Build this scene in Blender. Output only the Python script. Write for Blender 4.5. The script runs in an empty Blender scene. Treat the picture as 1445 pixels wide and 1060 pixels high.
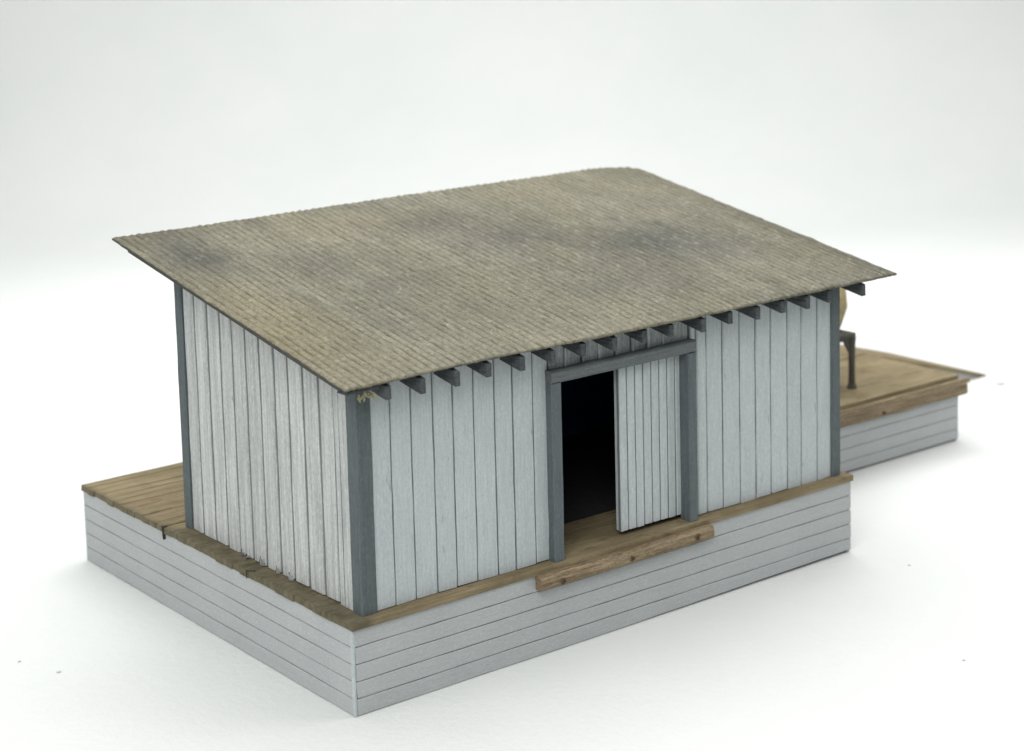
import bpy, bmesh, math, random
import numpy as np
from mathutils import Vector, Matrix, noise, Euler

# ------------------------------------------------------------------ units
U = 0.015                       # one model unit (deck siding height) in metres
S = bpy.context.scene
COL = S.collection
random.seed(7)

# ------------------------------------------------------------------ camera
cam_d = bpy.data.cameras.new('camera')
cam = bpy.data.objects.new('camera', cam_d)
COL.objects.link(cam)
cam.location = (-10.978544*U, -16.989928*U, 9.054005*U)
cam.rotation_euler = (1.438813, 0.028701, -0.641617)
cam_d.sensor_width = 36
cam_d.lens = 2694.635/1445*36
cam_d.shift_x = (722.5-643.15)/1445
cam_d.shift_y = -(530-205.51)/1445
cam_d.clip_start = 0.01
cam_d.clip_end = 50
cam_d.dof.use_dof = True
cam_d.dof.focus_distance = 22.6*U
cam_d.dof.aperture_fstop = 32
S.camera = cam

# ------------------------------------------------------------------ world, lamps, exposure
w = bpy.data.worlds.new('World'); S.world = w; w.use_nodes = True
bg = w.node_tree.nodes['Background']
bg.inputs[0].default_value = (0.96, 0.99, 1.0, 1)
bg.inputs[1].default_value = .2

def area(name, loc, target, size, power, col=(1, 1, 1), sy=None):
    d = bpy.data.lights.new(name, 'AREA'); o = bpy.data.objects.new(name, d); COL.objects.link(o)
    d.size = size*U
    if sy: d.shape = 'RECTANGLE'; d.size_y = sy*U
    d.energy = power; d.color = col
    o.location = Vector(loc)*U
    o.rotation_euler = (Vector(target)-Vector(loc)).to_track_quat('-Z', 'Y').to_euler()
    return o
area('softbox_top', (7, 5, 24), (7, 5, 0), 24, 1.4, (1.0, 0.99, 0.97))
area('softbox_left', (-30, 6, 14), (0, 3, 2), 16, .75, (1.0, 1.0, 0.985))
area('softbox_right', (30, -14, 16), (10, 2, 0), 16, .6, (1.0, 1.0, 0.99))
area('softbox_front', (-16, -17, 24), (6, 0, 0), 20, 1.8, (1.0, 1.0, 0.985))



bk = area('softbox_back', (15.0, 15.8, 20), (15.0, 15.8, 0), 38, 1.12, (1, 1, 1), 9)
bk.rotation_euler = (0, 0, -.6416)



S.render.engine = 'CYCLES'
S.view_settings.view_transform = 'Standard'
S.view_settings.look = 'None'
S.view_settings.exposure = 0.0
S.view_settings.gamma = 1.0
S.render.resolution_x = 1024; S.render.resolution_y = 751

# ------------------------------------------------------------------ materials
def lin(r, g, b):
    f = lambda c: ((c/255+.055)/1.055)**2.4 if c > 10 else c/255/12.92
    return (f(r), f(g), f(b), 1)

class NT:
    def __init__(s, name, rough=0.8, spec=0.25):
        s.m = bpy.data.materials.new(name); s.m.use_nodes = True
        s.t = s.m.node_tree; s.n = s.t.nodes; s.l = s.t.links
        s.b = s.n['Principled BSDF']
        s.b.inputs['Roughness'].default_value = rough
        s.b.inputs['Specular IOR Level'].default_value = spec
        s.tc = s.n.new('ShaderNodeTexCoord')
    def coord(s, sc=(1, 1, 1), off=(0, 0, 0)):
        mp = s.n.new('ShaderNodeMapping')
        mp.inputs['Scale'].default_value = [c/U for c in sc]
        mp.inputs['Location'].default_value = off
        s.l.new(s.tc.outputs['Object'], mp.inputs['Vector']); return mp.outputs[0]
    def noise(s, sc, detail=4, rough=.55, off=(0, 0, 0), dist=0):
        t = s.n.new('ShaderNodeTexNoise'); t.inputs['Scale'].default_value = 1
        t.inputs['Detail'].default_value = detail; t.inputs['Roughness'].default_value = rough
        t.inputs['Distortion'].default_value = dist
        s.l.new(s.coord(sc, off), t.inputs['Vector']); return t.outputs['Fac']
    def ramp(s, fac, a, b, ca=0, cb=1):
        r = s.n.new('ShaderNodeMapRange'); r.inputs[1].default_value = a; r.inputs[2].default_value = b
        r.inputs[3].default_value = ca; r.inputs[4].default_value = cb
        s.l.new(fac, r.inputs[0]); return r.outputs[0]
    def math(s, op, a, b):
        m = s.n.new('ShaderNodeMath'); m.operation = op
        for i, v in enumerate((a, b)):
            if isinstance(v, (int, float)): m.inputs[i].default_value = v
            else: s.l.new(v, m.inputs[i])
        return m.outputs[0]
    def mix(s, fac, a, b, mode='MIX'):
        m = s.n.new('ShaderNodeMix'); m.data_type = 'RGBA'; m.blend_type = mode
        for sock, v in ((m.inputs[0], fac), (m.inputs[6], a), (m.inputs[7], b)):
            if isinstance(v, (int, float, tuple)): sock.default_value = v
            else: s.l.new(v, sock)
        return m.outputs[2]
    def attr(s, name):
        a = s.n.new('ShaderNodeAttribute'); a.attribute_name = name; return a.outputs['Fac']
    def blob(s, c, r, soft=.6, wob=.5, seed=0):
        """irregular stain round point c (units), half sizes r"""
        mp = s.n.new('ShaderNodeMapping'); mp.vector_type = 'POINT'
        mp.inputs['Scale'].default_value = [1/U/k for k in r]
        mp.inputs['Location'].default_value = [-a/k for a, k in zip(c, r)]
        s.l.new(s.tc.outputs['Object'], mp.inputs['Vector'])
        ln = s.n.new('ShaderNodeVectorMath'); ln.operation = 'LENGTH'; s.l.new(mp.outputs[0], ln.inputs[0])
        nz = s.noise((1.6, 1.6, 1.6), 4, .6, (seed, seed*2, 0))
        d = s.math('ADD', ln.outputs['Value'], s.math('MULTIPLY', s.math('SUBTRACT', nz, .5), wob*2))
        return s.ramp(d, 1+soft*.5, 1-soft, 0, 1)
    def color(s, c): s.l.new(c, s.b.inputs['Base Color'])
    def bump(s, h, dist=.01, strength=1):
        b = s.n.new('ShaderNodeBump'); b.inputs['Distance'].default_value = dist*U
        b.inputs['Strength'].default_value = strength
        s.l.new(h, b.inputs['Height']); s.l.new(b.outputs[0], s.b.inputs['Normal'])

def wood(name, base, dark, light, axis, speck=(90, 95, 96), speck_amt=.5, grain=.5, rough=.75, mottle=.4, bump=.012, tonev=.09, gs=(1.6, 36), fleck=.30):
    m = NT(name, rough)
    sc = {'x': (gs[0], gs[1], gs[1]), 'y': (gs[1], gs[0], gs[1]), 'z': (gs[1], gs[1], gs[0])}[axis]
    g = m.noise(sc, 5, .65)
    fine = m.noise((34, 34, 34), 2, .6)
    big = m.noise((1.3, 1.3, 1.3), 4, .6, (3, 1, 7))
    c = m.mix(m.ramp(g, .38, .68), lin(*dark), lin(*light))
    c = m.mix(1-grain, c, lin(*base))
    c = m.mix(m.ramp(big, .35, .7, 0, mottle), c, m.mix(1.0, c, (.80, .83, .84, 1), 'MULTIPLY'))
    # board to board variation
    tn = m.ramp(m.attr('tone'), 0, 1, 1-tonev, 1+tonev*.6)
    cmb = m.n.new('ShaderNodeCombineColor')
    for i in range(3): m.l.new(tn, cmb.inputs[i])
    c = m.mix(1.0, c, cmb.outputs[0], 'MULTIPLY')
    # paint flecks and grain pores
    ps = {'x': (2.5, 13, 13), 'y': (13, 2.5, 13), 'z': (13, 13, 2.5)}[axis]
    pore = m.ramp(m.noise(ps, 3, .6, (11, 5, 2)), .67, .74, 0, speck_amt)
    c = m.mix(pore, c, lin(*speck))
    c = m.mix(m.ramp(fine, .35, .7, 0, fleck), c, lin(*[q*.86 for q in dark]))
    fz = {'x': (16, 44, 44), 'y': (44, 16, 44), 'z': (44, 44, 16)}[axis]
    c = m.mix(m.ramp(m.noise(fz, 2, .6, (5, 9, 1)), .5, .72, 0, fleck), c, lin(*[min(250, q*1.08) for q in light]))
    tick = {'x': (4, 34, 34), 'y': (34, 4, 34), 'z': (34, 34, 4)}[axis]
    c = m.mix(m.ramp(m.noise(tick, 2, .5, (21, 3, 8)), .70, .76, 0, speck_amt), c, lin(*speck))
    m.color(c)
    m.bump(m.math('ADD', m.math('MULTIPLY', g, 1.0), m.math('MULTIPLY', fine, .55)), bump)
    return m.m

def simple(name, col, rough=.9, n=8, amt=.4):
    m = NT(name, rough, .1)
    m.color(m.mix(m.ramp(m.noise((n, n, n)), .3, .7, 0, amt), lin(*col), lin(*[c*.6 for c in col])))
    return m.m
SID = dict(base=(172, 175, 176), dark=(153, 156, 157), light=(188, 191, 192))
M = {}
M['siding_x'] = wood('painted_siding_front', axis='x', grain=.12, speck_amt=.22, bump=.006, fleck=.22, tonev=.05, **SID)
M['siding_y'] = wood('painted_siding_side', axis='y', grain=.10, speck_amt=.12, bump=.006, fleck=.22, tonev=.05, **SID)
M['seam'] = simple('siding_seam_paint', (122, 126, 124), .95, 8, .25)
M['siding_z'] = wood('painted_board', (179, 186, 188), (159, 166, 168), (195, 202, 204), 'z', grain=.35, speck_amt=.42, tonev=.05, bump=.008, fleck=.24, mottle=.25)
M['siding_zl'] = wood('painted_board_side', (184, 187, 186), (158, 161, 161), (207, 209, 207), 'z', grain=.8, speck_amt=.4, bump=.018, gs=(.8, 24), tonev=.07, mottle=.2)
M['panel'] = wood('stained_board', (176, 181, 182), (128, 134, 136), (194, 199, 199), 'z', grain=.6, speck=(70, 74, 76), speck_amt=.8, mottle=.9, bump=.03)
M['sliver'] = wood('bare_edge', (180, 188, 188), (150, 158, 158), (200, 206, 206), 'z', grain=.5)
M['trim'] = wood('slate_trim_paint', (91, 99, 101), (76, 84, 87), (105, 113, 114), 'z', speck=(56, 62, 68), speck_amt=.35, grain=.5, bump=.012, rough=.7)
M['trim_lit'] = wood('slate_trim_paint_lit', (103, 109, 110), (86, 93, 95), (116, 121, 122), 'x', speck=(56, 62, 68), speck_amt=.35, grain=.5, bump=.012, rough=.7)  # lighter copy of the slate trim, header's lit face put into the colour
M['rafter'] = wood('rafter_paint', (76, 83, 87), (54, 61, 66), (102, 103, 102), 'y', speck=(112, 106, 98), speck_amt=.5, grain=.6, bump=.03)
M['beam'] = wood('bumper_timber', (146, 129, 104), (106, 90, 68), (178, 159, 130), 'x', speck=(74, 60, 46), speck_amt=.75, grain=.8, mottle=.8, bump=.03)
M['bench'] = wood('dark_bench', (78, 75, 68), (52, 50, 46), (98, 94, 84), 'z', grain=.6)

M['gap'] = simple('groove_shadow_paint', (112, 118, 118), .95, 8, .25)
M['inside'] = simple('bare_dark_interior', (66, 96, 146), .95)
M['floor_shade'] = simple('painted_floor_shade', (50, 50, 50), .95)  # indoor shade put into the colour of the floor sheet
M['knot'] = simple('knot_wood', (98, 80, 60), .9)
M['crack'] = simple('crack_dark', (62, 58, 52), 1)
M['end'] = simple('grey_end_grain', (104, 105, 92), .95, 14, .8)
M['tuft'] = simple('dry_fibre', (140, 137, 112), .95)
M['speck'] = simple('grey_crumb', (206, 206, 203), .9)

# deck: tan planks running along x, dark weathering at the left end
m = NT('weathered_deck', .85, .12)
g = m.noise((1.0, 22, 22), 5, .65)
c = m.mix(m.ramp(g, .35, .68), lin(113, 102, 78), lin(153, 141, 112))
c = m.mix(m.ramp(m.attr('tone'), 0, 1, 0, .42), c, lin(130, 113, 92))
c = m.mix(m.ramp(m.noise((1.1, 1.1, 1.1), 5, .6, (4, 0, 0)), .38, .7, 0, .75), c, lin(104, 95, 72))
c = m.mix(m.ramp(m.noise((3.5, 8, 8), 4, .65, (14, 2, 0)), .56, .7, 0, .55), c, lin(80, 70, 52))
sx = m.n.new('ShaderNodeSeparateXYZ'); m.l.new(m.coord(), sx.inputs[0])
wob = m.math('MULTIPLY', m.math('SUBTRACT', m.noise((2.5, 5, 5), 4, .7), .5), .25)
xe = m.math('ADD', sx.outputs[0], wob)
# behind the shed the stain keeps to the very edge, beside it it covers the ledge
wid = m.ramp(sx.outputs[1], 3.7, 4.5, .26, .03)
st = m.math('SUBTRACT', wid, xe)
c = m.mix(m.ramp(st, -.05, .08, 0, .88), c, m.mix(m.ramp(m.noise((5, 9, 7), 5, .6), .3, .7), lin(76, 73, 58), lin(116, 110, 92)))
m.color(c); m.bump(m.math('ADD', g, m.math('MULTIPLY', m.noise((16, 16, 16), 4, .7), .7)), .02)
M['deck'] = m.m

# roof: ribbed card with powder weathering
m = NT('weathered_ribbed_roof', .95, .05)
n1 = m.noise((.55, .42, .5), 5, .6, (2, 9, 0)); n2 = m.noise((1.0, .55, .8), 5, .6, (12, 3, 0)); n3 = m.noise((3.2, 1.6, 3), 4, .6)
c = m.mix(m.ramp(n1, .38, .64), lin(120, 119, 107), lin(141, 138, 121))
c = m.mix(m.ramp(n2, .42, .66, 0, .6), c, lin(132, 132, 125))
c = m.mix(m.ramp(m.noise((.7, .5, .7), 4, .6, (31, 8, 0)), .55, .7, 0, .35), c, lin(142, 134, 120))
c = m.mix(m.ramp(m.noise((.9, .6, .7), 4, .6, (5, 28, 0)), .57, .72, 0, .55), c, lin(134, 137, 116))
c = m.mix(m.ramp(m.noise((1.6, .45, 1), 5, .68, (40, 7, 0)), .5, .66, 0, .6), c, lin(160, 156, 140))
c = m.mix(m.ramp(m.noise((2.0, .8, 1), 5, .68, (60, 17, 0)), .52, .68, 0, .55), c, lin(104, 103, 96))
def stain(c, p, r, col, amt, seed):
    return m.mix(m.math('MULTIPLY', m.blob((p[0], p[1], 3.874+.18*p[1]), (r[0], r[1], 3), .8, .55, seed), amt), c, lin(*col))
c = stain(c, (0.05, 1.2), (.8, 2.3), (150, 141, 112), .55, 1)
c = stain(c, (2.2, .1), (3.0, .7), (152, 148, 130), .5, 2)
c = stain(c, (6.4, 2.05), (1.15, .75), (92, 94, 93), .85, 3)
c = stain(c, (7.1, 1.5), (.8, .5), (116, 116, 112), .6, 4)
c = stain(c, (.45, 3.9), (.5, .75), (88, 90, 90), .85, 5)
c = stain(c, (3.9, 3.9), (.8, .5), (104, 104, 98), .8, 6)
c = stain(c, (4.6, 3.0), (.8, .5), (108, 108, 104), .75, 7)
c = stain(c, (1.6, 3.2), (.7, .6), (108, 108, 100), .7, 8)
c = stain(c, (-.2, 4.9), (2.2, .35), (104, 101, 90), .6, 9)
c = stain(c, (6.3, 4.6), (1.4, .7), (146, 142, 120), .5, 10)
c = stain(c, (3.2, 1.8), (1.2, .7), (142, 141, 122), .5, 11)
c = stain(c, (8.6, 1.5), (.35, 4), (104, 102, 92), .65, 12)
c = stain(c, (2.6, 4.3), (1.6, .5), (144, 138, 116), .4, 13)
c = stain(c, (5.2, 1.0), (1.3, .6), (112, 112, 106), .5, 14)
c = stain(c, (2.4, 2.2), (.7, .4), (108, 108, 102), .5, 15)
wash = m.math('MULTIPLY', m.attr('groove'), m.ramp(m.noise((7, 3.4, 3), 3, .6, (1, 1, 1)), .40, .58, .38, 1))
c = m.mix(m.math('MULTIPLY', wash, .85), c, lin(80, 75, 60))
chalk = m.math('MULTIPLY', m.math('SUBTRACT', 1, m.attr('groove')), m.ramp(m.noise((9, 6, 5), 3, .7, (8, 1, 1)), .50, .72, 0, .38))
c = m.mix(chalk, c, lin(176, 172, 156))
c = m.mix(m.ramp(m.noise((17, 12, 12), 2, .5, (3, 3, 3)), .74, .78, 0, .6), c, lin(214, 208, 186))
c = m.mix(m.ramp(m.noise((24, 20, 24), 3, .7, (6, 2, 3)), .38, .62, 0, .42), c, lin(92, 89, 76))
m.color(c); m.bump(m.math('ADD', m.noise((14, 10, 10), 4, .7), m.noise((40, 30, 30), 2, .6)), .045)
M['roof'] = m.m
M['roof_under'] = simple('roof_underside', (78, 78, 74), .95)

# sweep
m = NT('white_paper', .75, .15)
n = m.noise((.22, .22, .22), 5, .6)
c = m.mix(m.ramp(n, .3, .7), lin(206, 209, 207), lin(211, 213, 211))
c = m.mix(m.ramp(m.noise((3.2, 3.2, 3.2), 4, .7, (2, 4, 0)), .66, .82, 0, .10), c, lin(150, 152, 150))
c = m.mix(m.ramp(m.noise((1.1, 6.5, 3), 3, .6, (9, 4, 0), 1.2), .72, .8, 0, .07), c, lin(130, 132, 130))
m.color(c); m.bump(m.noise((9, 9, 9), 4, .6), .012)
M['paper'] = m.m
# sack
m = NT('burlap', .95, .1)
c = m.mix(m.ramp(m.noise((7, 7, 7), 4, .7), .3, .7), lin(142, 128, 96), lin(176, 162, 128))
m.color(c); m.bump(m.noise((20, 20, 20), 3, .7), .04)
M['burlap'] = m.m

# ------------------------------------------------------------------ mesh helpers
def link(name, me, parent=None, mats=()):
    o = bpy.data.objects.new(name, me); COL.objects.link(o)
    for k in mats: me.materials.append(M[k])
    if parent: o.parent = parent
    return o

class MB:
    """collects shapes in model units; .build() links ONE mesh object"""
    def __init__(s): s.v = []; s.f = []; s.mi = []; s.t = []
    def add(s, vs, fs, mi=0, tone=.5):
        k = len(s.v); s.v += [tuple(p) for p in vs]; s.t += [tone]*len(vs)
        s.f += [tuple(i+k for i in f) for f in fs]; s.mi += [mi]*len(fs)
    def box(s, a, b, mi=0, tone=.5):
        x0, y0, z0 = a; x1, y1, z1 = b
        vs = [(x, y, z) for x in (x0, x1) for y in (y0, y1) for z in (z0, z1)]
        s.add(vs, [(0, 1, 3, 2), (4, 6, 7, 5), (0, 4, 5, 1), (2, 3, 7, 6), (0, 2, 6, 4), (1, 5, 7, 3)], mi, tone)
    def plank(s, o, du, dv, dn, L, W, T, bev=.012, jit=.006, seg=.25, mi=0, tone=None, endj=.0, seed=None, njit=.0):
        """board: starts at o, length L along du, width W along dv, outer face at +dn, thickness T"""
        if tone is None: tone = random.random()
        seed = seed if seed is not None else random.uniform(0, 500)
        o, du, dv, dn = map(Vector, (o, du, dv, dn))
        n = max(2, int(L/seg)+1); vs = []; fs = []
        for i in range(n):
            u = L*i/(n-1)
            j0 = noise.noise(Vector((u*2.3, seed, 0)))*jit + noise.noise(Vector((u*9, seed, 4)))*jit*.5
            j1 = noise.noise(Vector((u*2.3, seed, 9)))*jit + noise.noise(Vector((u*9, seed, 14)))*jit*.5
            hn = noise.noise(Vector((u*1.3, seed, 19)))*njit
            sec = [(j0, -T), (j0, -bev+hn), (bev+j0, hn), (W-bev+j1, hn), (W+j1, -bev+hn), (W+j1, -T)]
            for k, (a, b) in enumerate(sec):
                uu = u
                if endj and i in (0, n-1): uu += noise.noise(Vector((k*1.7, seed, i)))*endj
                vs.append(o+du*uu+dv*a+dn*b)
        for i in range(n-1):
            for k in range(6):
                a = i*6+k; b = i*6+(k+1) % 6
                fs.append((a, b, b+6, a+6))
        fs.append(tuple(range(5, -1, -1))); fs.append(tuple((n-1)*6+k for k in range(6)))
        s.add(vs, fs, mi, tone)
    def tube(s, pts, rad, n=8, mi=0, tone=.5):
        vs = []; fs = []
        pts = [Vector(p) for p in pts]
        for i, p in enumerate(pts):
            d = (pts[min(i+1, len(pts)-1)]-pts[max(i-1, 0)]).normalized()
            a = d.orthogonal().normalized(); b = d.cross(a)
            r = rad[i] if isinstance(rad, (list, tuple)) else rad
            for k in range(n):
                t = 2*math.pi*k/n; vs.append(p+(a*math.cos(t)+b*math.sin(t))*r)
        for i in range(len(pts)-1):
            for k in range(n):
                a = i*n+k; b = i*n+(k+1) % n; fs.append((a, b, b+n, a+n))
        fs.append(tuple(range(n-1, -1, -1))); fs.append(tuple((len(pts)-1)*n+k for k in range(n)))
        s.add(vs, fs, mi, tone)
    def build(s, name, mats, parent=None, clampz=None, origin=None, smooth=False):
        v = [Vector(p) for p in s.v]
        if clampz:
            for p in v:
                h = clampz(p.x, p.y)
                if p.z > h: p.z = h
        og = Vector(origin) if origin else Vector((0, 0, 0))
        me = bpy.data.meshes.new(name)
        me.from_pydata([((p-og)*U)[:] for p in v], [], s.f)
        me.polygons.foreach_set('material_index', s.mi)
        at = me.attributes.new('tone', 'FLOAT', 'POINT'); at.data.foreach_set('value', s.t)
        bm = bmesh.new(); bm.from_mesh(me); bmesh.ops.recalc_face_normals(bm, faces=bm.faces); bm.to_mesh(me); bm.free()
        if smooth: me.shade_smooth()
        o = link(name, me, parent, [mats] if isinstance(mats, str) else mats)
        o.location = og*U
        return o

X, Y, Z = (1, 0, 0), (0, 1, 0), (0, 0, 1)
NX, NY = (-1, 0, 0), (0, -1, 0)

# ------------------------------------------------------------------ backdrop: paper sweep
ca, sa = math.cos(-.64), math.sin(-.64)
prof = [(-60, 0), (-20, 0), (0, 0), (20, 0), (30, 0), (49, 0)]
Rr = 12.5
for i in range(1, 17):
    t = i/16*math.pi/2; prof.append((49+Rr*math.sin(t), Rr-Rr*math.cos(t)))
prof += [(61.5, 30), (61.5, 45)]
vs = []; fs = []; nw = 5
for i, (d, h) in enumerate(prof):
    for k in range(nw):
        q = -90+180*k/(nw-1)
        # d runs along the view direction from the camera foot, q across
        vs.append(((-10.98+d*(-sa)+q*ca)*U, (-16.99+d*ca+q*sa)*U, h*U))
for i in range(len(prof)-1):
    for k in range(nw-1):
        a = i*nw+k; fs.append((a, a+1, a+1+nw, a+nw))
me = bpy.data.meshes.new('backdrop'); me.from_pydata(vs, [], fs); me.shade_smooth()
bd = link('backdrop', me, None, ['paper'])
bd['kind'] = 'structure'; bd['label'] = 'seamless white paper sweep under and behind the model'

# ------------------------------------------------------------------ the model
root = bpy.data.objects.new('freight_house', None); COL.objects.link(root)
root.empty_display_size = .02
root['label'] = 'grey wooden freight house model with sloping ribbed roof on a plank loading platform'
root['category'] = 'model building'
A, B = .196, .083              # shed's outer corner
R, SY = 8.004, 4.104           # right and back of shed
L, D = 8.10, 6.706             # main platform
X2, Y2 = 13.348, 2.385         # extension platform
Z0, MS = 3.874, .1806          # roof plane
roofz = lambda x, y: Z0+MS*y
DT = 1.09                      # deck top

# --- platform siding
def lift(x, a, b, h): 
    t = min(1, max(0, (x-a)/(b-a))); return h*t*t*(3-2*t)
def siding(name, o, du, dn, length, mat, lifts=None):
    mb = MB(); o = Vector(o); du = Vector(du); dn = Vector(dn)
    for k in range(5):
        z = k*.2
        gap = .010
        mb.plank(o+Vector((0, 0, z+gap*.5)), du, Z, dn, length, .2-gap+(.012 if k == 4 else 0), .05, bev=.008, jit=.005, seg=.18,
                 tone=.35+.3*random.random(), endj=.02, njit=.006)
    # dark backing that shows in the joints
    p = o-dn*.014+du*.03; q = o-dn*.05+du*(length-.03)
    mb.box([min(p[i], q[i]) for i in range(2)]+[.03], [max(p[i], q[i]) for i in range(2)]+[.995], 1)
    if lifts:
        mb.v = [(v[0], v[1], v[2]+lifts(v[0])*max(0, 1-v[2]/.22)) for v in mb.v]
    return mb.build(name, [mat, 'seam'], root)
siding('platform_siding', (.035, 0, 0), X, NY, L-.035, 'siding_x', lambda x: lift(x, 2.8, 7.9, .035))
siding('platform_siding', (0, .03, 0), Y, NX, D-.06, 'siding_y', lambda x: 0)
siding('platform_siding', (L, .03, 0), Y, X, Y2, 'siding_y', None)
siding('platform_siding', (L+.01, Y2, 0), X, NY, X2-L-.01, 'siding_x', lambda x: lift(x, 8.5, 9.5, .03))
siding('platform_siding', (X2, Y2+.03, 0), Y, X, D-Y2-.06, 'siding_y', None)
siding('platform_siding', (.02, D, 0), X, Y, X2-.04, 'siding_x', None)
mb = MB()
mb.plank((-.004, .0, .004), Z, X, NY, .994, .036, .04, bev=.008, jit=.004, tone=.35)
mb.build('corner_strip', 'siding_z', root)
mb = MB()
mb.plank((-.002, D-.028, .004), Z, Y, NX, .99, .03, .03, bev=.008, jit=.004, tone=.2)
mb.build('corner_strip', 'siding_z', root)

# --- deck planks
mb = MB(); pw = .2
yy = -.03; i = 0
while yy < D+.02:
    wd = pw+random.uniform(-.012, .012)
    x0 = -.022+random.uniform(-.012, .012)
    if yy+wd > D+.03: wd = D+.03-yy
    if wd < .05: break
    dz = random.uniform(-.003, .003) if yy < 4.1 else random.uniform(-.008, .006)
    gp = .004 if yy < 4.0 else .02
    if yy < Y2-.14:
        mb.plank((x0, yy, DT+dz), X, Y, Z, L+.02-x0+random.uniform(-.01, .015), wd-gp, .08, bev=.004 if yy < 4 else .010, jit=.003 if yy < 4 else .006, seg=.16, endj=.010, njit=.003)
    else:
        mb.plank((x0, yy, DT+dz), X, Y, Z, X2+.02-x0+random.uniform(-.01, .01), wd-gp, .08, bev=.004 if yy < 4 else .010, jit=.003 if yy < 4 else .006, seg=.16, endj=.010, njit=.003)
    yy += wd; i += 1
mb.box((.02, 0.02, .995), (L-.02, D-.02, 1.03), 1)
mb.box((L-.02, Y2+.02, .995), (X2-.02, D-.02, 1.03), 1)
# cracks in the grey left edge
mb.v += []
def chip(mb, pts, y_off, mi):       # small prism, pts in (a,b) on plane x = const
    n = len(pts); vs = [(y_off-.02, a, b) for a, b in pts]+[(y_off, a, b) for a, b in pts]
    mb.add(vs, [tuple(range(n)), tuple(range(2*n-1, n-1, -1))]+[(k, (k+1) % n, n+(k+1) % n, n+k) for k in range(n)], mi)
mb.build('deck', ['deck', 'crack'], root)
mb = MB()
mb.add([(-.036, 2.215, 1.0), (-.036, 2.228, 1.0), (-.034, 2.24, 1.096), (-.034, 2.222, 1.0985), (.05, 2.14, 1.0975), (.045, 2.13, 1.0975), (.0, 2.2, 1.06), (.0, 2.22, 1.06)],
       [(0, 1, 2, 3), (3, 2, 4, 5), (0, 3, 6), (1, 7, 2), (2, 7, 4), (3, 5, 6)], 0)
mb.build('crack', 'crack', root)
mb = MB(); mb.add([(-.036, 4.315, .93), (-.036, 4.335, .93), (-.04, 4.345, 1.1), (-.04, 4.31, 1.1), (.02, 4.318, .93), (.02, 4.332, .93), (.03, 4.34, 1.1), (.03, 4.315, 1.1)], [(0, 1, 2, 3), (4, 7, 6, 5), (0, 3, 7, 4), (1, 5, 6, 2), (2, 6, 7, 3), (0, 4, 5, 1)])
mb.build('crack', 'crack', root)

# --- shed walls
Yw, Xw = .112, .222
def wall_front(x_edges, name, z0, z1, mats=('siding_z', 'gap'), y=Yw, gap=.019, depth=.05, **kw):
    mb = MB()
    for a, b in zip(x_edges[:-1], x_edges[1:]):
        mb.plank((a+gap/2, y+random.uniform(-.004, .004), z0+random.uniform(0, .012)), Z, X, NY, z1-z0, b-a-gap, depth, bev=.012, jit=.007, seg=.15, endj=.01, njit=.004, **kw)
    mb.box((x_edges[0], y+.019, z0+.012), (x_edges[-1], y+depth, z1), 1)
    return mb
cl = lambda x, y: roofz(x, y)-.066
e1 = [.385, .68, .967, 1.272, 1.551, 1.85, 2.154, 2.42, 2.723, 2.96]
e2 = [5.26, 5.365, 5.547, 5.83, 6.137, 6.423, 6.70, 7.007, 7.272, 7.579, 7.86]
wall_front(e1, 'w', DT+.004, 4).build('front_wall', ['siding_z', 'gap'], root, clampz=cl)
wall_front(e2, 'w', DT+.004, 4).build('front_wall', ['siding_z', 'gap'], root, clampz=cl)
# stained panel over the door, with bright torn slivers standing in its joints
e3 = [2.97+.263*k for k in range(9)]; e3[-1] = 5.255
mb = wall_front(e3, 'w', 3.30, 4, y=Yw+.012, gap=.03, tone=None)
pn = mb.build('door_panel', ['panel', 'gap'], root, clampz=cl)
pn['label'] = 'darker stained boards between the door header and the eave'
mb = MB()
for k, xx in enumerate(e3[1:-1]):
    hh = random.uniform(.2, .36)
    mb.plank((xx-.004+random.uniform(-.01, .01), Yw-.008, 3.40), Z, X, NY, hh, .024+random.uniform(0, .014), .03, bev=.008, jit=.02, seg=.05, tone=.6)
mb.build('sliver', 'sliver', root)
# left wall
le = [.275, .584, .88, 1.213, 1.539, 1.838, 2.163, 2.482, 2.798, 3.09, 3.397, 3.711, 4.0]
mb = MB()
for k, (a, b) in enumerate(zip(le[:-1], le[1:])):
    gp = .052 if k > 1 else .034
    mb.plank((Xw+random.uniform(-.005, .005), a+gp/2, DT+.006+random.uniform(0, .015)), Z, Y, NX, 3.6, b-a-gp, .05, bev=.014, jit=.008, seg=.15, endj=.015, njit=.005)
mb.plank((Xw-.006, .455, DT+.01), Z, Y, NX, 3.6, .012, .02, bev=.003, jit=.004, seg=.2, mi=1)
mb.box((Xw+.021, .275, DT+.012), (Xw+.05, 4.0, 4.9), 1)
mb.build('left_wall', ['siding_zl', 'gap'], root, clampz=cl)
# right and back walls
mb = MB(); k = .28
while k < 3.95:
    mb.plank((R-.03, k+.01, DT+.006), Z, Y, X, 3.6, .29, .05, jit=.006); k += .31
mb.box((R-.08, .28, DT+.012), (R-.06, 3.95, 4.9), 1)
mb.build('right_wall', ['siding_z', 'gap'], root, clampz=cl)
mb = MB(); k = .4
while k < 7.7:
    mb.plank((k+.01, SY-.03, DT+.006), Z, X, Y, 3.7, .29, .05, jit=.006); k += .31
mb.box((.4, SY-.08, DT+.012), (7.8, SY-.06, 4.9), 1)
mb.build('back_wall', ['siding_z', 'gap'], root, clampz=cl)
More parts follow.
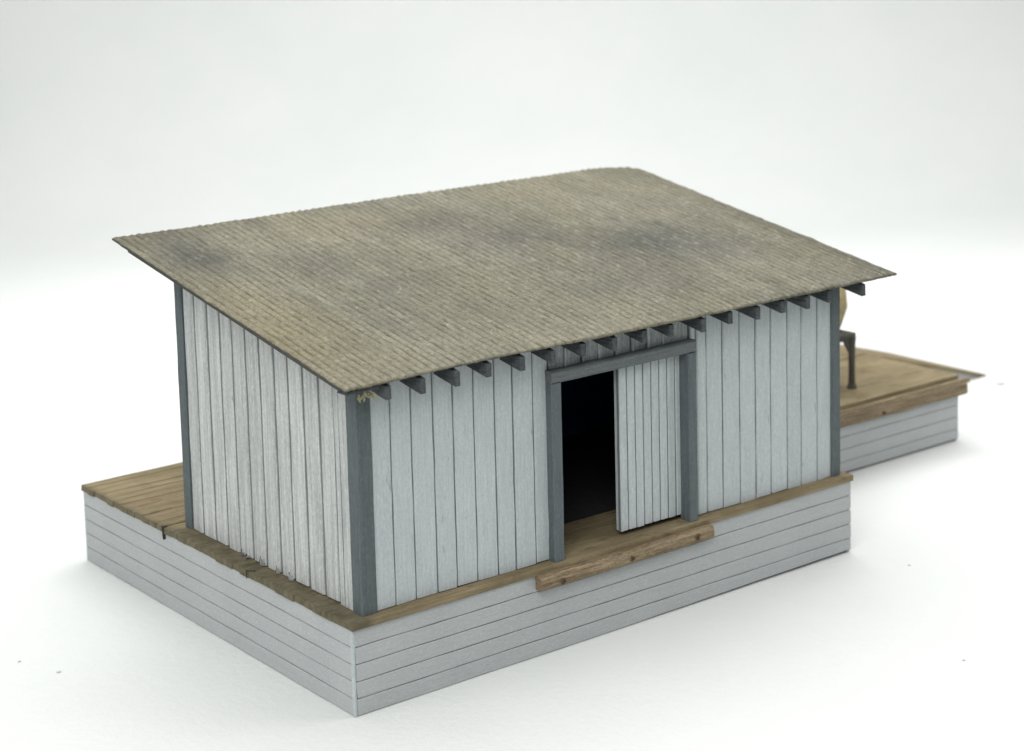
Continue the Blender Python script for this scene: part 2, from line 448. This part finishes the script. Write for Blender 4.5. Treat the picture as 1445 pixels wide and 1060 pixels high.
# dark lining of the inside
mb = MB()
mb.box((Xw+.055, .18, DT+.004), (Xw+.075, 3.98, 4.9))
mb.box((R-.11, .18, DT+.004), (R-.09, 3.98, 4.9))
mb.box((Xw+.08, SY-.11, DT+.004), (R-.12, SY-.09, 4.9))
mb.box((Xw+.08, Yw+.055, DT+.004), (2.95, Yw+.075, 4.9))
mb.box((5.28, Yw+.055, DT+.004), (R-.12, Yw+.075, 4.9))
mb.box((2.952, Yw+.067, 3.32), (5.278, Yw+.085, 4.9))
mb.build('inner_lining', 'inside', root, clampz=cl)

# --- corner posts
def post(x0, x1, y0, y1):
    mb = MB()
    mb.plank((x0, y0, DT+.002), Z, X, NY, 4, x1-x0, y1-y0, bev=.018, jit=.006, seg=.25, njit=.004)
    return mb.build('corner_post', 'trim', root, clampz=cl)
post(A, A+.215, B, B+.19)
post(R-.175, R, B, B+.19)
post(A, A+.17, SY-.115, SY+.03)
post(R-.175, R, SY-.115, SY+.03)

# --- door frame and door
fr = bpy.data.objects.new('door_frame', None); COL.objects.link(fr); fr.parent = root
fr.location = (4.1*U, 0, DT*U)
def under(o, p):            # keep world placement under a moved empty
    o.parent = p; o.matrix_parent_inverse = Matrix.Translation(p.location).inverted(); return o
mb = MB(); mb.plank((2.915, .0, DT+.002), Z, X, NY, 3.268-DT, .155, .17, bev=.014, jit=.006, seg=.2, njit=.004)
under(mb.build('jamb', 'trim', None), fr)
mb = MB(); mb.plank((5.13, .0, DT+.002), Z, X, NY, 3.262-DT, .14, .18, bev=.016, jit=.005, seg=.2, njit=.004)
under(mb.build('jamb', 'trim', None), fr)
mb = MB(); mb.plank((2.912, -.004, 3.27), X, Z, NY, 5.262-2.912, .155, .19, bev=.022, jit=.007, seg=.2, njit=.004, endj=.02)
under(mb.build('header', 'trim_lit', None), fr)
mb = MB()
bw = (5.19-4.115)/8
for k in range(8):
    mb.plank((4.115+k*bw+.008, .172, 1.155+random.uniform(-.006, .006)), Z, X, NY, 2.13, bw-.018, .05, bev=.008, jit=.004, seg=.15, njit=.003)
mb.box((4.118, .184, 1.165), (5.18, .222, 3.27), 1, .2)
mb.box((4.116, .2225, 1.163), (5.182, .26, 3.27), 0, .2)
dr = mb.build('sliding_door', ['siding_z', 'gap'], root)
dr['label'] = 'light grey vertical board sliding door standing half open'
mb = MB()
mb.box((.32, 1.0, DT+.008), (R-.13, SY-.12, DT+.012))  # dark sheet laid over the deck as painted shade inside the doorway
mb.build('inner_floor_shade', 'floor_shade', root)

# --- bumper timber under the door and along the extension
def timber(x0, x1, y, z0, z1, yt, holes):
    mb = MB()
    mb.plank((x0, y, z0), X, Z, NY, x1-x0, z1-z0, yt, bev=.03, jit=.014, seg=.1, endj=.025, njit=.012)
    t = mb.build('bumper_timber', 'beam', root)
    for hx, hz in holes:
        kb = MB(); n = 10
        ring = []
        for k in range(n):
            a = 2*math.pi*k/n; r = .034*(1+.8*noise.noise(Vector((hx*3+math.cos(a), hz+math.sin(a), k*.3))))
            ring.append((hx+r*math.cos(a)*1.15, y-.012, hz+r*math.sin(a)*.95))
        back = [(p[0], y+.03, p[2]) for p in ring]
        kb.add(ring+back, [tuple(range(n)), tuple(range(2*n-1, n-1, -1))]+[(k, (k+1) % n, n+(k+1) % n, n+k) for k in range(n)])
        kb.add([(hx+.011*math.cos(q*1.05), y-.018, hz+.014*math.sin(q*1.05)) for q in range(6)]+[(hx+.018*math.cos(q*1.05), y, hz+.018*math.sin(q*1.05)) for q in range(6)],
               [tuple(range(6)), tuple(range(11, 5, -1))]+[(k, (k+1) % 6, 6+(k+1) % 6, 6+k) for k in range(6)], 1)
        kb.build('nail', ['knot', 'crack'], t)
    return t
timber(2.60, 5.42, -.125, .838, 1.012, .125, [(2.93, .90), (4.03, .915), (5.12, .93)])
timber(L+.2, X2+.06, Y2-.13, .79, .985, .12, [(11.4, .86)])
mb = MB(); mb.plank((L+.03, Y2-.19, 1.0), X, Z, NY, X2+.05-L-.03, .085, .04, bev=.012, jit=.008, seg=.2)
mb.build('edge_board', 'beam', root)

# --- ramp beyond the extension
mb = MB()
rx0, rx1, ry0, ry1 = X2+.02, 17.0, 4.70, 6.9
mb.add([(rx0, ry0, 0), (rx1, ry0, 0), (rx0, ry0, 1.0), (rx0, ry1, 0), (rx1, ry1, 0), (rx0, ry1, 1.0)],
       [(0, 1, 2), (3, 5, 4), (0, 2, 5, 3), (1, 4, 5, 2), (0, 3, 4, 1)])
mb.build('ramp_side', 'siding_x', root)
mb = MB(); n = 18; dl = math.hypot(rx1-rx0, 1.06)
dux = Vector((rx1+.05-rx0, 0, -1.06)).normalized(); nn = Vector((1.06, 0, rx1-rx0)).normalized()
for k in range(n):
    mb.plank(Vector((rx0, ry0-.04, 1.075))+dux*(dl*k/n+.006), dux, Y, nn, dl/n-.012, ry1-ry0+.08, .06, bev=.01, jit=.005, seg=.1)
mb.build('ramp_surface', 'deck', root)

# --- rafters
rx = [.40+(8.05-.40)*k/16 for k in range(17)]
mx = [.40, .865, 1.335, 1.80, 2.28, 2.73, 3.20, 3.68, 4.17, 4.61, 5.12, 5.61, 6.08, 6.55, 7.0, 7.42, 8.05]
for k, xx in enumerate(mx):
    mb = MB()
    wd = .075+random.uniform(-.008, .01); y0 = -.27+random.uniform(-.02, .02); dz = random.uniform(-.012, .012)
    ln = 4.9-y0; du = Vector((0, 1, MS)).normalized(); nn = Vector((0, -MS, 1)).normalized()
    zb = roofz(0, y0)-.078
    n = 14; vs = []; fs = []
    for i in range(n):
        y = y0+(4.85-y0)*i/(n-1)
        top = roofz(0, y)-.064; bot = roofz(0, y)-.222+dz
        j = noise.noise(Vector((y*2, xx*5, 0)))*.006
        for a, b in ((0, bot), (wd, bot+j), (wd, top), (0, top)):
            vs.append((xx-.04+a+j, y+(.012*noise.noise(Vector((a*30, b*9, xx))) if i == 0 else 0), b))
    for i in range(n-1):
        for q in range(4): a = i*4+q; b = i*4+(q+1) % 4; fs.append((a, b, b+4, a+4))
    fs += [(3, 2, 1, 0), tuple((n-1)*4+q for q in range(4))]
    mb.add(vs, fs, 0, random.random())
    mb.build('rafter', 'rafter', root)

# --- roof
EX1, EX2, EY1, EY2 = -.196, 8.665, -.317, 4.999
pitch = .1108
nx = int((EX2-EX1)/pitch*8); ny = 200
def yback(x):
    pts = [(-1, 4.999), (7.95, 5.03), (8.15, 4.99), (8.33, 4.93), (8.53, 4.87), (8.665, 4.66)]
    return float(np.interp(x, [p[0] for p in pts], [p[1] for p in pts]))
vs = np.zeros(((nx+1)*(ny+1), 3)); gr = np.zeros((nx+1)*(ny+1))
idx = lambda i, j: i*(ny+1)+j
k = 0
for i in range(nx+1):
    x = EX1+(EX2-EX1)*i/nx
    yb = yback(x)+.012*noise.noise(Vector((x*3, 0, 5)))
    yf = EY1+.055*math.exp(-((x-1.7)/1.3)**2)+.014*noise.noise(Vector((x*4, 0, 1)))+.01*noise.noise(Vector((x*17, 0, 2)))
    for j in range(ny+1):
        y = yf+(yb-yf)*j/ny
        wv = .020*noise.noise(Vector((x*.9, y*1.1, 3)))+.010*noise.noise(Vector((x*5, y*2.2, 8)))
        ph = (x-EX1+wv)/pitch
        c_ = .5-.5*math.cos(2*math.pi*ph)          # 0 groove, 1 ridge
        c_ = c_**.75
        am = .020*(.85+.4*noise.noise(Vector((math.floor(ph)*3.7, y*4.5, 0)))+.25*noise.noise(Vector((x*3, y*8, 2))))*(1-.35*max(0, (y-3.5)/1.5))
        lump = .007*noise.noise(Vector((x*9, y*8, 4)))+.007*noise.noise(Vector((x*18, y*14, 6)))
        sag = .02*noise.noise(Vector((x*.35, y*.5, 11)))
        xo = 0
        if i in (0, nx): xo = .010*noise.noise(Vector((y*5, i, 0)))+.006*noise.noise(Vector((y*21, i, 0)))
        vs[k] = (x+xo, y, roofz(x, y)+.008+am*c_+lump+.5*sag)
        gr[k] = max(0, 1-c_*1.7)*min(1, .5+1.3*abs(noise.noise(Vector((math.floor(ph+.5)*5.3, y*4.2, 7)))))
        k += 1
nt = len(vs)
bot = vs.copy(); bot[:, 2] = Z0+MS*bot[:, 1]-.014
# only the rim of the underside plus one large face grid (coarse) is needed
rim = [idx(i, 0) for i in range(nx+1)]+[idx(nx, j) for j in range(1, ny+1)]+[idx(i, ny) for i in range(nx-1, -1, -1)]+[idx(0, j) for j in range(ny-1, 0, -1)]
V = [tuple(p) for p in vs]+[tuple(bot[r]) for r in rim]
F = []; MI = []
for i in range(nx):
    for j in range(ny):
        F.append((idx(i, j), idx(i+1, j), idx(i+1, j+1), idx(i, j+1))); MI.append(0)
for q in range(len(rim)):
    a, b = rim[q], rim[(q+1) % len(rim)]
    F.append((a, nt+q, nt+(q+1) % len(rim), b)); MI.append(0 if q < nx else 1)
F.append(tuple(nt+q for q in range(len(rim)-1, -1, -1))); MI.append(1)
me = bpy.data.meshes.new('roof')
me.from_pydata([(p[0]*U, p[1]*U, p[2]*U) for p in V], [], F)
me.polygons.foreach_set('material_index', MI)
me.polygons.foreach_set('use_smooth', [x == 0 for x in MI])
at = me.attributes.new('groove', 'FLOAT', 'POINT'); at.data.foreach_set('value', list(gr)+[.35]*len(rim))
roof = link('roof', me, root, ['roof', 'roof_under'])
mb = MB()
sv = [(EX1+.006, EY1+.10), (EX2-.06, EY1+.10), (EX2-.06, 4.5), (EX1+.006, 4.59)]
mb.add([(x, y, roofz(x, y)-.040) for x, y in sv]+[(x, y, roofz(x, y)-.0165) for x, y in sv],
       [(3, 2, 1, 0), (4, 5, 6, 7), (0, 1, 5, 4), (1, 2, 6, 5), (2, 3, 7, 6), (3, 0, 4, 7)])
mb.build('roof_board', 'roof_under', root)

# torn card and dried fibres hanging at the front left eave corner
mb = MB()
for k in range(9):
    p = Vector((random.uniform(.08, .26), -.24+random.uniform(-.03, .08), 3.76-random.uniform(0, .05)))
    pts = [p]
    d = Vector((random.uniform(-.6, 1), random.uniform(-.4, .4), random.uniform(-1, .1))).normalized()
    for q in range(4):
        d = (d+Vector((random.uniform(-.5, .5), random.uniform(-.3, .3), random.uniform(-.5, .3)))).normalized(); pts.append(pts[-1]+d*random.uniform(.015, .045))
    mb.tube(pts, [.012, .016, .014, .009, .003], 5)
mb.build('torn_fibre', 'tuft', root)
mb = MB()
mb.plank((-.12, -.26, 3.74), X, Z, NY, .42, .05, .2, bev=.012, jit=.02, seg=.05, endj=.05)
mb.build('eave_block', 'rafter', root)

# splinters lifted from the foot of the left wall
for (yy, a, h) in ((2.70, .10, .09), (2.58, .13, .05), (2.26, .05, .12), (2.22, .04, .08), (1.88, .03, .10), (1.60, .03, .10), (1.57, .05, .05)):
    mb = MB(); z = DT+.01
    tip = Vector((A-.03-a*.35, yy+random.uniform(-.03, .03)-a*.5, z+h))
    mb.add([(A+.02, yy-.02, z), (A+.02, yy+.03, z), tuple(tip), (A-.02, yy, z-.002), (A+.028, yy, z+.03)],
           [(0, 2, 4), (4, 2, 1), (0, 3, 2), (3, 1, 2), (0, 4, 1, 3)])
    mb.build('splinter', 'siding_zl', root)
    mb = MB()
    mb.add([(A+.018, yy+.035, z), (A+.018, yy+.085, z), (A+.017, yy+.055, z+h*.75), (A+.05, yy+.03, z), (A+.05, yy+.09, z), (A+.05, yy+.055, z+h*.75)],
           [(0, 1, 2), (3, 5, 4), (0, 2, 5, 3), (1, 4, 5, 2), (0, 3, 4, 1)])
    mb.build('tear', 'crack', root)

# ------------------------------------------------------------------ things on the platform
bt = bpy.data.objects.new('bench', None); COL.objects.link(bt)
bt.location = (11.05*U, 3.5*U, DT*U)
bt['label'] = 'small dark bench with thin legs on the platform behind the freight house'
bt['category'] = 'bench'
mb = MB()
for k in range(4): mb.plank((10.5, 2.965+k*.262, 1.985), X, Y, Z, 1.058, .255, .06, bev=.01, jit=.005)
under(mb.build('bench_top', 'bench', None), bt)
mb = MB(); mb.box((10.55, 2.985, 1.875), (11.50, 3.02, 1.922)); mb.box((10.55, 3.97, 1.875), (11.50, 4.0, 1.922))
mb.add([(11.28, 2.99, 1.922), (11.5, 2.99, 1.922), (11.5, 2.99, 1.60), (11.28, 3.03, 1.922), (11.5, 3.03, 1.922), (11.5, 3.03, 1.60)], [(0, 1, 2), (3, 5, 4), (0, 2, 5, 3), (0, 3, 4, 1), (1, 4, 5, 2)])
under(mb.build('apron', 'bench', None), bt)
for xx, y_ in ((11.50, 3.0), (10.58, 3.0), (11.50, 3.96), (10.58, 3.96)):
    mb = MB(); h = DT
    mb.tube([(xx, y_, h-.002), (xx, y_, h+.04), (xx, y_, h+.08), (xx, y_, h+.3), (xx, y_, h+.55), (xx, y_, h+.70), (xx, y_, 1.924)], [.085, .07, .055, .050, .052, .058, .07], 8)
    under(mb.build('leg', 'bench', None, smooth=False), bt)

mb = MB(); n = 20; rows = []
cx, cy = 11.385, 3.38
prof = [(.0, 0), (.15, .0), (.19, .06), (.24, .2), (.28, .38), (.28, .52), (.25, .7), (.22, .82), (.10, .90), (.07, .95), (.12, 1.02), (.0, 1.03)]
vs = []; fs = []
for i, (r, h) in enumerate(prof):
    for k in range(n):
        a = 2*math.pi*k/n; rr = r*(1+.10*noise.noise(Vector((math.cos(a)*1.5, math.sin(a)*1.5, h*4))))
        vs.append((cx+rr*math.cos(a)+.02*h, cy+rr*math.sin(a), 1.987+h))
for i in range(len(prof)-1):
    for k in range(n): a = i*n+k; b = i*n+(k+1) % n; fs.append((a, b, b+n, a+n))
mb.add(vs, fs)
sk = mb.build('sack', 'burlap', None, smooth=True, origin=(cx, cy, 1.987))
sk['label'] = 'tan burlap sack standing on the dark bench, mostly hidden by the corner post'
sk['category'] = 'sack'

# crumbs of dust lying on the paper
cr = [((16.72, 4.13), .07, 'largest grey crumb on the white paper, beyond the ramp at far right'),
      ((8.29, -.85), .022, 'tiny grey crumb on the paper right of the platform front corner'),
      ((6.31, -3.32), .022, 'tiny grey crumb on the paper at lower right, far from the model'),
      ((-2.004, 3.357), .028, 'tiny grey crumb at lower left, the darker of a close pair'),
      ((-2.228, 3.966), .022, 'tiny grey crumb nearest the left edge of the picture')]
for (p, r, lb) in cr:
    bm = bmesh.new(); bmesh.ops.create_icosphere(bm, subdivisions=2, radius=r*U)
    for v in bm.verts:
        v.co *= 1+.45*noise.noise(v.co/U*20+Vector((p[0], p[1], 0))); v.co.z *= .35
    me = bpy.data.meshes.new('crumb'); bm.to_mesh(me); bm.free()
    o = link('crumb', me, None, ['speck']); o.location = (p[0]*U, p[1]*U, r*.3*U)
    o['label'] = lb; o['category'] = 'crumb'; o['group'] = 'crumbs of dust on the white paper'
